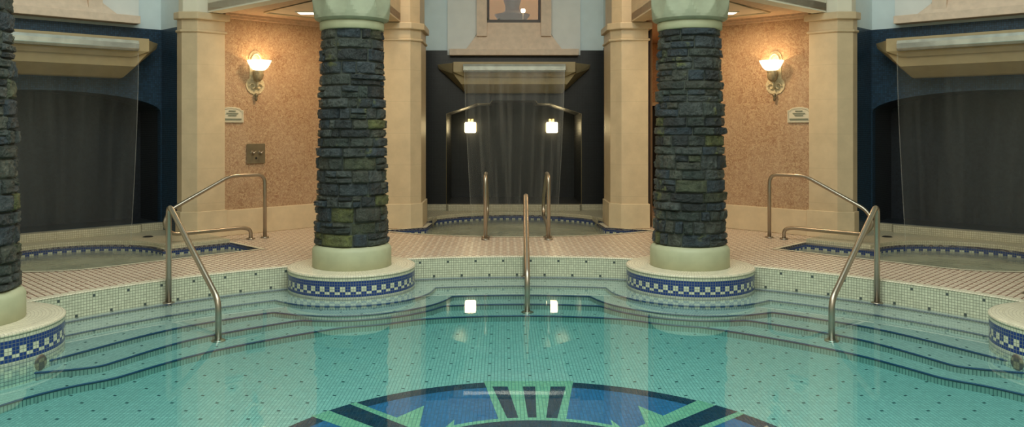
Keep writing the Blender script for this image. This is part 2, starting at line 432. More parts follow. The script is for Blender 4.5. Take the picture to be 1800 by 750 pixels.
# ------------------------------------------------------------------ pool
R0 = 4.81; WZ = -0.205
COLS = [(-1.762, 4.248), (1.762, 4.248), (-4.20, 1.78), (4.20, 1.78)]
def contour(R, rho, N=1440, k=0.05, rho_far=None, kf=None, ra=0, rb=0, rc=0):
    def ss(x): x = max(0, min(1, x)); return x*x*(3-2*x)
    pts = []
    for i in range(N):
        t = 2*PI*i/N; ux, uy = math.cos(t), math.sin(t); ph = math.degrees(math.acos(max(-1, min(1, uy))))
        best = R-ra*ss((ph-10)/35)-rb*ss((ph-45)/17)+rc*ss((ph-60)/11)
        for ci, (cx, cy) in enumerate(COLS):
            if ci >= 2 and rho_far: rr0, kk = rho_far, kf or k
            else: rr0, kk = rho, k
            dd = cx*ux+cy*uy; h2 = rr0*rr0-(cx*cx+cy*cy-dd*dd)
            if dd > 0 and h2 > 0:
                rr = dd-math.sqrt(h2)
                h = max(kk-abs(best-rr), 0)/kk; best = min(best, rr)-h*h*kk*0.25
        pts.append((best*ux, best*uy))
    return pts
ZL = [-0.214, -0.240, -0.277, -0.322, -0.375, -0.431]
RL = [4.72, 4.38, 4.09, 3.87, 3.60]; RA = [0, 0.0, .05, .11, .12]; RB = [0, 0.0, .10, .14, .06]; RHO = [0.60, 0.86, 1.08, 1.085, 1.09]; RHF = [0.60, 0.60, 0.60, 0.60, 0.94]
outer = contour(R0, 0.01)
rings = [contour(R, p_, rho_far=q_, kf=.02 if i < 4 else .15, rc=(0, 0, 0, .50, .22)[i], ra=RA[i], rb=RB[i]) for i, (R, p_, q_) in enumerate(zip(RL, RHO, RHF))]
mb = MB().wall(outer, -0.24, -0.004, closed=True, flip=True); struct(mb.build('wall_pool_rim', M['pool_wall'], normals=False))
prev = outer
for i, rg in enumerate(rings):
    mb = MB(); z = ZL[i]
    N = len(rg); P = [[], []]; U = [[], []]; u = 0
    for j in range(N+1):
        a, b = prev[j % N], rg[j % N]
        if j: u += math.hypot(b[0]-rg[j-1][0], b[1]-rg[j-1][1])
        P[0].append((a[0], a[1], z)); P[1].append((b[0], b[1], z))
        U[0].append((u, math.hypot(*a))); U[1].append((u, math.hypot(*b)))
    mb.grid(P, U, smooth=False)
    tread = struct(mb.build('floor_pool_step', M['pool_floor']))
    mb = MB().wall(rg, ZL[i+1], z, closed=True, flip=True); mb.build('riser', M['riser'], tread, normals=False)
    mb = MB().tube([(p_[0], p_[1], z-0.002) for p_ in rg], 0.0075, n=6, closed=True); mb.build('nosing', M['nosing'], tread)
    prev = rg
mb = MB(); mb.quad([(p_[0], p_[1], ZL[5]) for p_ in rings[-1]], [(p_[0], p_[1]) for p_ in rings[-1]])
struct(mb.build('floor_pool', M['pool_floor']))
mb = MB(); circ = [(4.825*math.cos(2*PI*i/360), 4.825*math.sin(2*PI*i/360)) for i in range(360)]
mb.prism(circ, -0.50, WZ, smooth=False)
tag(mb.build('pool_water', M['water']), 'still clear turquoise water filling the large round pool', 'pool water', kind='stuff')
# medallion on the floor
med = struct(empty('floor_medallion', (0, 0, ZL[5])))
RM = 1.74
def flat(name, polys, z, mat):
    mb = MB()
    for pl in polys: mb.quad([(p_[0], p_[1], z) for p_ in pl], [(p_[0], p_[1]) for p_ in pl])
    return mb.build(name, mat, med, merge=False)
flat('outer_ring', [arc(0, 0, RM, 0, 2*PI, 180)[:-1]], 0.0010, M['navy'])
flat('field', [arc(0, 0, RM-0.12, 0, 2*PI, 180)[:-1]], 0.0016, M['blue'])
def rot(p_, a): return (p_[0]*math.cos(a)+p_[1]*math.sin(a), -p_[0]*math.sin(a)+p_[1]*math.cos(a))
angs = [0, math.radians(48), math.radians(90), math.radians(132), PI, -math.radians(48), -math.radians(90), -math.radians(132)]
tri = []
for sx in (-1, 1):
    for sy in (-1, 1):
        tri.append([(sx*.72, sy*1.21), (sx*.70, sy*.30), (sx*1.12, sy*.62)])
        tri.append([(sx*1.21, sy*.72), (sx*.30, sy*.70), (sx*.62, sy*1.12)] if False else [(sx*.50, sy*.95), (sx*.50, sy*.2), (sx*.68, sy*.45)])
        tri.append([(sx*1.30, sy*.30), (sx*.45, sy*.12), (sx*.70, sy*.50)])
flat('green_ray', tri, 0.0022, M['jade'])
flat('green_spoke', [[rot(q_, a) for q_ in ((-.33 if k == 0 else -.21, RM), (-.13, .35), (.13, .35), (.33 if k == 0 else .15, RM))] for k, a in enumerate(angs)], 0.0028, M['jade'])
st = []
for k, a in enumerate(angs):
    if k % 2 == 0:
        for (a0, a1, b0, b1) in ((-.265, -.155, -.07, -.03), (-.045, .045, -.012, .012), (.155, .265, .03, .07)):
            st.append([rot(q_, a) for q_ in ((a0, RM-.13), (b0, .4), (b1, .4), (a1, RM-.13))])
    else:
        st.append([rot(q_, a) for q_ in ((-.07, RM), (-.05, .4), (.06, .4), (.10, RM))])
flat('navy_stripe', st, 0.0034, M['navy'])
flat('hub_ring', [arc(0, 0, .98, 0, 2*PI, 120)[:-1]], 0.0040, M['jade'])
flat('hub', [arc(0, 0, .93, 0, 2*PI, 120)[:-1]], 0.0046, M['navy'])

# ------------------------------------------------------------------ spas and deck
def spa_outline(mod):
    if mod == 'centre':
        yc = 6.46+3.15
        h = math.asin(1.9/3.15)
        front = [(3.15*math.sin(t), yc-3.15*math.cos(t)) for t in [(-h)+(2*h)*i/40 for i in range(41)]]
        right = [(1.55, 7.26), (1.28, 7.42), (1.24, 7.95)]
        a = [(1.42*math.sin(t), 7.72+1.40*math.cos(t)) for t in [math.radians(78)-math.radians(156)*i/40 for i in range(41)]]
        return front+right+a+[(-x, y) for x, y in right[::-1]]
    s = 1 if mod == 'left' else -1
    cx, cy, R = -0.1, 6.9, 0.93
    a0 = math.asin((6.72-cy)/R)
    arcp = arc(cx, cy, R, a0, 2*PI-PI/2, 60)
    pl = [(1.64, 5.97), (1.64, 6.72)]+arcp
    if s < 0: pl = [(-x, y) for x, y in pl][::-1]
    return pl
SPA = {}
holes = [[((R0+.02)*math.cos(2*PI*i/360), (R0+.02)*math.sin(2*PI*i/360)) for i in range(360)]]
for mod, (ang, wy) in MODS.items():
    pl = spa_outline(mod); SPA[mod] = pl
    holes.append([loc2w(ang, *p_) for p_ in pl])
outerd = [(12*math.cos(A45*i+PI/8), 12*math.sin(A45*i+PI/8)) for i in range(8)]
deck = fill('floor', outerd, holes, 0, 0.02, M['deck']); struct(deck)
# pale coping course round the pool edge
P = [[], []]; U = [[], []]
for j in range(361):
    t = 2*PI*j/360
    for k, r in enumerate((R0-0.006, R0+0.075)):
        P[k].append((r*math.cos(t), r*math.sin(t), 0.004)); U[k].append((t*R0, r))
mb = MB(); mb.grid(P, U, smooth=False); P2 = [P[0], [(a[0], a[1], -0.006) for a in P[0]]]; mb.grid(P2, [[(x, .4*T) for x, y in U[0]], [(x, .7*T) for x, y in U[0]]])
struct(mb.build('trim_pool_coping', M['coping']))
def offset(pl, d):
    out = []; n = len(pl)
    for i in range(n):
        a, b, c = Vector(pl[i-1]), Vector(pl[i]), Vector(pl[(i+1) % n])
        e1, e2 = (b-a).normalized(), (c-b).normalized(); n1, n2 = Vector((e1.y, -e1.x)), Vector((e2.y, -e2.x))
        m_ = (n1+n2).normalized(); out.append(tuple(b+m_*min(d/max(m_.dot(n1), .3), d*2.0)))
    return out
for mod, (ang, wy) in MODS.items():
    pl = SPA[mod]; W4 = L2W(ang)
    mb = MB().wall(pl, -0.6, 0.002, closed=True, flip=False); mb.uv = [[(a_, b_+.052) for a_, b_ in q_] for q_ in mb.uv]; mb.xform(W4)
    sw = struct(mb.build('wall_spa_'+mod, M['spa_band'], normals=False))
    op = offset(pl, 0.06)
    mb = MB(); n = len(pl); u = 0; P = [[], []]; U = [[], []]
    for j in range(n+1):
        a, b = pl[j % n], op[j % n]
        if j: u += math.hypot(a[0]-pl[j-1][0], a[1]-pl[j-1][1])
        P[0].append((a[0], a[1], .005)); P[1].append((b[0], b[1], .005)); U[0].append((u, 0)); U[1].append((u, .06))
    mb.grid(P, U, smooth=False); mb.xform(W4); struct(mb.build('trim_spa_coping', M['coping']))
    mb = MB(); mb.quad([(p_[0], p_[1], -.6) for p_ in pl], pl); mb.xform(W4); struct(mb.build('floor_spa', M['cream_mosaic']))
    mb = MB(); mb.quad([(p_[0], p_[1], -.072) for p_ in pl], pl); mb.xform(W4)
    tag(mb.build('spa_water', M['spa_water']), {'centre': 'green grey churning spa water below the middle waterfall', 'left': 'grey bubbling spa water below the left waterfall', 'right': 'grey bubbling spa water below the right waterfall'}[mod], 'spa water', kind='stuff')

# ------------------------------------------------------------------ alcove modules
ZT = 2.72   # top of dark tile
ZC = 6.5    # ceiling
def vplate(name, outer, holes, y, thick, mat, ang, parent=None):
    """upright plate in the plane y (front face towards the pool), outline in (x, z)"""
    o = fill(name, outer, holes, 0, thick, mat, parent)
    M4 = L2W(ang) @ Matrix.Translation((0, y, 0)) @ Matrix.Rotation(PI/2, 4, 'X')
    o.data.transform(M4); return o
for mod, (ang, wy) in MODS.items():
    W4 = L2W(ang); ctr = mod == 'centre'
    hw = 1.13
    if ctr: hole = [(-hw, .15), (hw, .15), (hw, 1.66), (.62, 1.83), (.40, 1.83), (.36, 1.885), (-.36, 1.885), (-.40, 1.83), (-.62, 1.83), (-hw, 1.66)]
    else:
        hole = [(-1.41, .15), (1.41, .15)]+arc(0, 1.64, 1.41, 0, PI, 40, ry=.26)
    ZT = 2.72 if ctr else 2.76; dz = .0 if ctr else .17; lz = -.035 if ctr else .035
    tile = M['black_tile'] if ctr else M['navy_tile']
    half = 1.56 if ctr else 1.46
    wl = vplate('wall_'+mod, [(-half, 0), (half, 0), (half, ZT), (-half, ZT)], [hole], wy, .12, tile, ang); struct(wl)
    # niche behind the arch
    nb = 10.8 if ctr else wy+.70
    mb = MB()
    hp = [(x, z) for x, z in hole]
    n = len(hp); u = 0
    for i in range(n):
        a, b = hp[i], hp[(i+1) % n]; l = math.hypot(a[0]-b[0], a[1]-b[1])
        mb.quad([(a[0], wy+.1, a[1]), (b[0], wy+.1, b[1]), (b[0], nb, b[1]), (a[0], nb, a[1])], [(u, 0), (u+l, 0), (u+l, nb-wy), (u, nb-wy)]); u += l
    mb.quad([(x, nb, z) for x, z in hp], hp)
    mb.xform(W4); mb.build('niche', tile if ctr else M['niche_tile'], wl, normals=False)
    if ctr:
        mb = MB().tube([(x, wy-.005, z) for x, z in [hole[1], hole[2], hole[3], hole[4], hole[5]]], .005, n=6); mb.xform(W4); mb.build('arch_edge', M['arch_line'], wl)
        mb = MB().tube([(x, wy-.005, z) for x, z in [hole[0], hole[9], hole[8], hole[7], hole[6]]], .005, n=6); mb.xform(W4); mb.build('arch_edge', M['arch_line'], wl)
    # plaster above
    wz0 = 3.19
    whole = [(-.46, wz0), (.46, wz0), (.46, 4.7), (-.46, 4.7)]
    up = vplate('wall_upper_'+mod, [(-half, ZT), (half, ZT), (half, ZC), (-half, ZC)], [[(-.80, ZT+.04), (.80, ZT+.04), (.60, 3.0), (.60, 4.8), (-.60, 4.8), (-.60, 3.0)]], wy+.02, .12, M['plaster'], ang); struct(up)
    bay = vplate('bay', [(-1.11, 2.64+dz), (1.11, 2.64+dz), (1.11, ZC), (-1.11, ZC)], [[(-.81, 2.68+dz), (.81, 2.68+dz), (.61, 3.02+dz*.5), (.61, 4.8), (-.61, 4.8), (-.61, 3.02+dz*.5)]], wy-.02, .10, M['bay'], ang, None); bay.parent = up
    # window surround: sloping sill, jambs
    sur = struct(empty('window_'+{'centre': '1', 'left': '2', 'right': '3'}[mod]))
    mb = MB(); y0, y1 = wy-.18, wy+.02
    zs = 2.725+dz
    A_, B_, C_, D_ = (-.80, y0+.03, zs), (.80, y0+.03, zs), (.47, y1, wz0), (-.47, y1, wz0)
    mb.quad([A_, B_, C_, D_], [(0, 0), (1.6, 0), (1.3, .6), (.3, .6)])
    mb.quad([A_, D_, (-.70, wy+.0, zs)], [(0, 0)]*3); mb.quad([B_, (.70, wy+.0, zs), C_], [(0, 0)]*3)
    mb.quad([A_, (-.7, wy, zs), (.7, wy, zs), B_], [(0, 0)]*4); mb.quad([D_, C_, (.7, wy, zs), (-.7, wy, zs)], [(0, 0)]*4)
    mb.xform(W4); bevel(mb.build('sloping_sill', M['sill'], sur), .004)
    mb = MB().box(-1.07, 1.07, wy-.19, wy, 2.625+dz, 2.73+dz); mb.xform(W4); bevel(mb.build('sill_slab', M['sill'], sur), .008)
    for s in (-1, 1):
        mb = MB(); x0, x1 = s*.45, s*.62
        mb.prism([(min(x0, x1), wy-.12), (max(x0, x1), wy-.12), (max(x0, x1), wy+.2), (min(x0, x1), wy+.2)], 2.95, 4.9); mb.xform(W4); mb.build('jamb', M['sill'], sur)
    mb = MB().box(-.62, .62, wy-.12, wy+.2, 4.70, 4.9); mb.xform(W4); mb.build('lintel', M['sill'], sur)
    yw = wy+.05
    fr = vplate('window_frame', [(-.46, wz0-.01), (.46, wz0-.01), (.46, 4.72), (-.46, 4.72)], [[(-.41, wz0+.05), (.41, wz0+.05), (.41, 4.66), (-.41, 4.66)]], yw, .05, M['wood'], ang, sur)
    vplate('pane', [(-.42, wz0+.04), (.42, wz0+.04), (.42, 4.67), (-.42, 4.67)], [], yw, .006, M['glass'], ang, sur)
    # room seen through the window
    mb = MB()
    X0, X1, Y0, Y1, Z0, Z1 = -1.2, 1.2, wy+.16, wy+1.8, 2.9, 5.0
    for q_ in ([(X0, Y1, Z0), (X1, Y1, Z0), (X1, Y1, Z1), (X0, Y1, Z1)], [(X0, Y0, Z0), (X0, Y1, Z0), (X0, Y1, Z1), (X0, Y0, Z1)], [(X1, Y0, Z0), (X1, Y1, Z0), (X1, Y1, Z1), (X1, Y0, Z1)], [(X0, Y0, Z0), (X1, Y0, Z0), (X1, Y1, Z0), (X0, Y1, Z0)], [(X0, Y0, Z1), (X1, Y0, Z1), (X1, Y1, Z1), (X0, Y1, Z1)]):
        mb.quad(q_, [(0, 0), (1, 0), (1, 1), (0, 1)])
    mb.xform(W4); struct(mb.build('wall_behind_window', M['ochre'], normals=False))
    p_ = loc2w(ang, .2, wy+.5); lamp('room_lamp', (p_[0], p_[1], 4.6), 26 if ctr else 14, (1, .75, .4), .15)
    # raised ledge behind the spa and step at the foot of the tiles
    back = [q_ for q_ in SPA[mod] if q_[1] > (7.6 if ctr else 6.99)]
    back.sort(key=lambda q_: q_[0])
    ex = half-.02
    poly = [(-ex, wy+.02), (-ex, back[0][1]-.02)]+back+[(ex, back[-1][1]-.02), (ex, wy+.02)]
    if not ctr:
        s_ = 1 if mod == 'left' else -1
        b2_ = sorted([(x*s_, y) for x, y in back])
        poly = [(-ex, wy+.02), (-ex, b2_[0][1]-.02)]+b2_+[(.85, 6.72), (1.64, 6.72), (1.64, 7.36), (ex, 7.36), (ex, wy+.02)]
        poly = [(x*s_, y) for x, y in poly]
    poly = poly[::-1] if sum((poly[i][0]*poly[(i+1) % len(poly)][1]-poly[(i+1) % len(poly)][0]*poly[i][1]) for i in range(len(poly))) < 0 else poly
    mb = MB().prism(poly, -.02, .052); mb.xform(W4); o = struct(mb.build('trim_spa_ledge', M['cream_mosaic'])); bevel(o, .006)
    st_ = [(-ex, wy+.02), (-ex, wy-.06), (-hw, wy-.06), (-hw+.04, wy-.14), (hw-.04, wy-.14), (hw, wy-.06), (ex, wy-.06), (ex, wy+.02)]
    st_ = [(x, y) for x, y in st_]
    mb = MB().prism(st_, .051, .152); mb.xform(W4); o = struct(mb.build('trim_wall_foot', M['cream_mosaic'])); bevel(o, .006)

# piers, their caps and the pilasters above
def pier_poly(s, ang, wy, grow=0.0, deep=None):
    ctr = ang == 0
    yb = deep if deep else (8.2 if ctr else 7.62)
    pts = [(1.36-grow, 7.48-grow*.4), (1.50-grow*.4, 7.33-grow), (1.88+grow, 7.33-grow), (1.88+grow, yb), (1.36-grow, yb)]
    if s < 0: pts = [(-x, y) for x, y in pts][::-1]
    return pts
for mod, (ang, wy) in MODS.items():
    for s in (-1, 1):
        W4 = L2W(ang)
        def pr(name, g_, z0, z1, mat, parent=None, bv=.006, ww=W4, s=s, ang=ang, wy=wy):
            mb = MB().prism(pier_poly(s, ang, wy, g_), z0, z1); mb.xform(ww); return bevel(mb.build(name, mat, parent), bv)
        pier = struct(pr('wall_pier', 0, 0, 2.92, M['pier']))
        pr('foot', .022, 0.001, .35, M['base'], pier)
        pr('thin_moulding', .025, 2.665, 2.70, M['pier'], pier, .012)
        pr('cap_moulding', .05, 2.83, 2.925, M['pier'], pier, .012)
        pr('pilaster', -.02, 2.925, ZC, M['pier'] if ang == 0 else M['fascia'], pier)
        # side walls of the alcove
        x = s*1.40; yb = 8.18 if ang == 0 else 7.60
        path = [(x, yb), (s*1.42, yb), (s*(1.50 if ang == 0 else 1.42), yb+.15), (s*(1.50 if ang == 0 else 1.42), wy+.05)]
        for nm, z0, z1, mt in (('wall_alcove_side', 0, ZT if ang == 0 else 2.76, M['black_tile'] if ang == 0 else M['navy_tile']), ('wall_alcove_side_upper', ZT if ang == 0 else 2.76, ZC, M['plaster'])):
            mb = MB().wall(path, z0, z1, smooth=False); mb.xform(W4); struct(mb.build(nm, mt, normals=False))

# ------------------------------------------------------------------ recesses between the alcoves
for s in (-1, 1):
    side = 'left' if s < 0 else 'right'; ang = s*A45
    def W(x, y): return loc2w(ang, -s*x, y)     # x measured towards the centre alcove
    a, b = W(1.86, 7.36), W(3.88, 7.36); a2, b2 = W(1.86, 7.5), W(3.88, 7.5)
    def ccw(pl): return pl if sum(pl[i][0]*pl[(i+1) % len(pl)][1]-pl[(i+1) % len(pl)][0]*pl[i][1] for i in range(len(pl))) > 0 else pl[::-1]
    mb = MB().prism(ccw([a, b, b2, a2]), 0, 2.97); struct(mb.build('wall_'+side+'_stucco', M['stucco']))
    f = W(1.88, 7.335), W(3.89, 7.335), W(3.89, 7.37), W(1.88, 7.37)
    mb = MB().prism(ccw(list(f)), 0, .34); bevel(struct(mb.build('baseboard_'+side, M['base'])), .008)
    for k, (d, z0, z1, mt) in enumerate(((.05, 2.885, 2.95, 'soffit'), (.085, 2.92, 2.95, 'soffit'))):
        f = W(1.86, 7.36-d), W(3.9, 7.36-d), W(3.9, 7.37), W(1.86, 7.37)
        mb = MB().prism(ccw(list(f)), z0, z1); struct(mb.build('trim_'+side+'_cornice', M[mt]))
    # corridor
    mb = MB().wall([(s*1.97, 7.5), (s*1.97, 10.4)], 0, 2.97, smooth=False); struct(mb.build('wall_'+side+'_corridor_side', M['pier'], normals=False))
    mb = MB().wall([b2, (s*4.3, 9.7), (s*4.3, 10.4)], 0, 2.97, smooth=False); struct(mb.build('wall_'+side+'_corridor_return', M['stucco'], normals=False))
    o = vplate('wall_'+side+'_corridor_end', [(s*1.9, 0), (s*4.35, 0), (s*4.35, 2.97), (s*1.9, 2.97)], [[(s*2.2, .02), (s*3.25, .02), (s*3.25, 1.82), (s*2.2, 1.82)]], 10.4, .1, M['stucco'], 0); struct(o)
    d = struct(empty('door_'+('1' if s < 0 else '2')))
    mb = MB().box(min(s*2.2, s*3.25), max(s*2.2, s*3.25), 10.46, 10.50, 0.01, 1.82); mb.build('door_leaf', M['dark'], d)  # black panel stands in for the darkness through the doorway
    mb = MB().box(min(s*2.16, s*3.29), max(s*2.16, s*3.29), 10.34, 10.37, 1.82, 1.88); mb.build('door_header', M['pier'], d)
    # soffit over the recess
    P1, P2, P3 = W(1.64, 7.32), (s*1.762, 4.248), (s*1.64, 7.32)
    q = ccw([P1, P2, P3, (s*1.95, 7.6), (s*1.95, 10.5), (s*4.4, 10.5), (s*4.4, 9.8), W(1.9, 7.6)])
    mb = MB().prism(q, 2.95, 3.05); struct(mb.build('ceiling_'+side+'_soffit', M['soffit']))
    for (p_, r_, fm) in ((P1, P2, 'fascia'), (P2, P3, 'pier')):  # inner stretch takes the brown pier colour for the shade on it
        v_ = Vector((r_[0]-p_[0], r_[1]-p_[1])).normalized(); nn = Vector((v_.y, -v_.x))*.09
        cen = Vector((s*2.9, 7.6)); mid = (Vector(p_)+Vector(r_))/2
        if nn.dot(cen-mid) < 0: nn = -nn
        pa, pb = Vector(p_), Vector(r_)
        q = ccw([tuple(pa), tuple(pb), tuple(pb+nn*2), tuple(pa+nn*2)])
        mb = MB().prism(q, 2.93, ZC); struct(mb.build('wall_'+side+'_fascia', M[fm]))
    tray = ccw([(s*3.30, 6.42), (s*2.12, 5.05), (s*1.99, 7.25), (s*2.22, 7.52)])
    mb = MB().prism(tray, 2.944, 2.951); pn = struct(mb.build('ceiling_'+side+'_tray', M['tray']))
    mb = MB().tube([(a_[0], a_[1], 2.945) for a_ in tray], .022, n=8, closed=True, caps=False); mb.build('tray_moulding', M['base'], pn)
    # rest of the pool hall shell beyond the side alcoves
    c_, d_ = loc2w(ang, s*1.86, 7.36), loc2w(ang, s*3.05, 7.36)
    e_ = (s*7.4, -3.05)
    mb = MB().wall([c_, d_, e_, (s*3.05, -7.4)] if s > 0 else [c_, d_, e_, (s*3.05, -7.4)], 0, ZC, smooth=False); struct(mb.build('wall_'+side+'_hall', M['fascia'], normals=False))
mb = MB().wall([(-3.05, -7.4), (3.05, -7.4)], 0, ZC, smooth=False); struct(mb.build('wall_rear', M['fascia'], normals=False))
mb = MB(); oc = [(12*math.cos(A45*i+PI/8), 12*math.sin(A45*i+PI/8)) for i in range(8)]
mb.prism(oc, ZC, ZC+.1); struct(mb.build('ceiling', M['plaster']))

# ------------------------------------------------------------------ waterfall ledges and sheets
LAB = {'centre': 'middle', 'left': 'left', 'right': 'right'}
for mod, (ang, wy) in MODS.items():
    W4 = L2W(ang)
    root = empty('waterfall_ledge', loc2w(ang, 0, wy)+(2.5,)); inv = Matrix.Translation(-root.location)
    tag(root, {'centre': 'tapered limestone waterfall ledge above the middle spa, between the dark walls', 'left': 'limestone waterfall ledge with metal lip over the left spa', 'right': 'limestone waterfall ledge with metal lip over the right spa'}[mod], 'waterfall ledge', 'limestone waterfall ledges')
    y0 = (9.34 if mod == 'centre' else 8.06); lz = -.035 if mod == 'centre' else .035; inv = inv @ Matrix.Translation((0, 0, lz))
    def hull(pts, name, mat, bv=.006):
        bm = bmesh.new()
        for p_ in pts: bm.verts.new(inv @ (W4 @ Vector(p_)))
        bmesh.ops.convex_hull(bm, input=bm.verts); me = bpy.data.meshes.new(name); bm.to_mesh(me); bm.free()
        return bevel(link(name, me, mat, root), bv, ang=25)
    top = [(-1.27, y0, 2.51), (1.27, y0, 2.51), (-1.25, y0, 2.44), (1.25, y0, 2.44), (-1.27, y0-.06, 2.51), (1.27, y0-.06, 2.51), (-1.25, y0-.06, 2.44), (1.25, y0-.06, 2.44),
           (-1.00, y0-.42, 2.51), (1.00, y0-.42, 2.51), (-.98, y0-.42, 2.33), (.98, y0-.42, 2.33), (-.80, y0-.02, 2.03), (.80, y0-.02, 2.03), (-.80, y0-.12, 2.04), (.80, y0-.12, 2.04), (-.86, y0-.36, 2.17), (.86, y0-.36, 2.17)]
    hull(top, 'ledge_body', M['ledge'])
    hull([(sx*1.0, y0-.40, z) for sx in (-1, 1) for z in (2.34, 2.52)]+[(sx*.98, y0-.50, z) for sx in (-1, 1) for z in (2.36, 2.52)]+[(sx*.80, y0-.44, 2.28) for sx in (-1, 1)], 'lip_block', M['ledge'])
    mb = MB(); prof = [(-.0, 0.0), (.0, .105), (.02, .125), (.10, .13), (.12, .09), (.115, .03), (.08, 0.0)]
    n = len(prof); NX = 24; Pg = []; Ug = []
    for i in range(NX+1):
        x = -.82+1.64*i/NX
        Pg.append([(x, y0-.49-dy, 2.35+dz) for dy, dz in prof]); Ug.append([(x, k*.05) for k in range(n+1)])
    mb.grid(Pg, Ug, closed=True, smooth=False); mb.quad(Pg[0], [(0, 0)]*n); mb.quad(Pg[-1][::-1], [(0, 0)]*n)
    mb.xform(inv @ W4); bevel(mb.build('metal_trough', M['trough'], root), .006)
    # sheet
    NX, NZ = 60, 24; P = []; U = []
    for i in range(NZ+1):
        t = i/NZ; z = 2.36-(2.36+.09)*t; hwid = .80-.12*t**1.3
        row = []; ru = []
        for j in range(NX+1):
            xx = (j/NX*2-1)
            row.append((xx*hwid, y0-.635-.05*math.sqrt(t)+.006*math.sin(9*xx+3*t), z)); ru.append((xx*.8, t*2.4))
        P.append(row); U.append(ru)
    mb = MB(); mb.grid(P, U); 
    mb.xform(W4); o = mb.build('falling_water', M['sheet' if mod == 'centre' else 'soft_sheet'])
    tag(o, {'centre': 'thin streaked water sheet falling in front of the two glowing cube lamps', 'left': 'thin grey water sheet falling into the left spa', 'right': 'thin grey water sheet falling into the right spa'}[mod], 'waterfall', kind='stuff')

# ------------------------------------------------------------------ stone columns
def stones(rb, rt, z0, z1, seed):
    rg = random.Random(seed); V = []; F = []; C = []
    def rad(z): return rb+(rt-rb)*max(0.0, (z-z0)/(z1-z0))**1.25
    pal = [(0.032, 0.040, 0.044), (0.024, 0.034, 0.042), (0.046, 0.052, 0.048), (0.028, 0.036, 0.031), (0.038, 0.045, 0.038), (0.020, 0.024, 0.025), (0.052, 0.054, 0.042)]
    def stone(t0, t1, za, zb):
        nx, nz = 16, 10; off = rg.uniform(-.004, .016) + (0.014 if rg.random() < .08 else 0)
        c = list(rg.choice(pal)); 
        if rg.random() < .025: c = [0.085, 0.09, 0.03]
        elif rg.random() < .06: c = [0.045, 0.05, 0.028]
        k = rg.uniform(.8, 1.35); c = [x*k for x in c]+[1]
        tilt = rg.uniform(-.006, .006); ph = rg.uniform(0, 50)
        i0 = len(V); gm = 0.0028
        tm, zm = rg.uniform(-.012, .012), rg.uniform(-.006, .006)
        wdt = (t1-t0)
        for i in range(nz+1):
            a = i/nz
            for j in range(nx+1):
                b = j/nx
                z = za+gm+(zb-za-2*gm)*a + zm*(b-.5)*1.2; r_ = rad(z)
                t = t0+gm/r_+(wdt-2*gm/r_)*b + tm*(a-.5)*1.2
                ea = min(a, 1-a)*(zb-za)*2; eb = min(b, 1-b)*wdt*r_*2
                e = max(0, min(1, min(ea, eb)/.026)); e = 1-(1-e)**2.2
                nz_ = noise.noise(Vector((t*r_*14+ph, z*14, ph)))*.010+noise.noise(Vector((t*r_*34+ph, z*52, ph)))*.009
                rr = r_-.019+(.019+off+tilt*(b-.5)*4+nz_*1.3)*e
                V.append((rr*math.cos(t), rr*math.sin(t), z))
        for i in range(nz):
            for j in range(nx):
                q = i0+i*(nx+1)+j; F.append((q, q+1, q+nx+2, q+nx+1)); C.append(c)
    z = z0
    while z < z1-.02:
        h = rg.choice((.085, .10, .115, .13, .15)); 
        if z+h > z1-.06: h = z1-z
        t = rg.uniform(0, 1); tend = t+2*PI; r_ = rad(z)
        while t < tend-1e-4:
            wd = rg.choice((.10, .16, .20, .25, .30, .36))*rg.uniform(.85, 1.15)/r_
            if tend-(t+wd) < .10/r_: wd = tend-t
            if h > .11 and rg.random() < .28:
                m_ = z+h*rg.uniform(.4, .6); stone(t, t+wd, z, m_)
                if wd*r_ > .24: stone(t, t+wd*.5, m_, z+h); stone(t+wd*.5, t+wd, m_, z+h)
                else: stone(t, t+wd, m_, z+h)
            else: stone(t, t+wd, z, z+h)
            t += wd
        z += h
    me = bpy.data.meshes.new('shaft'); me.from_pydata(V, [], F)
    ca = me.color_attributes.new('stone', 'FLOAT_COLOR', 'CORNER')
    for f, c in zip(me.polygons, C):
        f.use_smooth = True
        for li in f.loop_indices: ca.data[li].color = c
    return me
def cap_fn(ph):
    def fn(r, z, t):
        n = 10; a = ((t+ph) % (2*PI/n))-PI/n
        flat = 0.405/math.cos(a)
        if z < .60: return min(r, flat) if r > .36 else r
        return r
    return fn
CLAB = ['slate stone column between the left stucco wall and the middle spa', 'slate stone column between the middle spa and the right stucco wall', 'partly cut off stone column by the left spa', 'mostly hidden stone column by the right spa']
CLAB = ['dark stone column whose foot stands left of the middle spa', 'dark stone column whose foot stands right of the middle spa', 'dark stone column cut by the photo edge, beside the left spa', 'round tiled pedestal at the far right edge, its stone column out of frame']
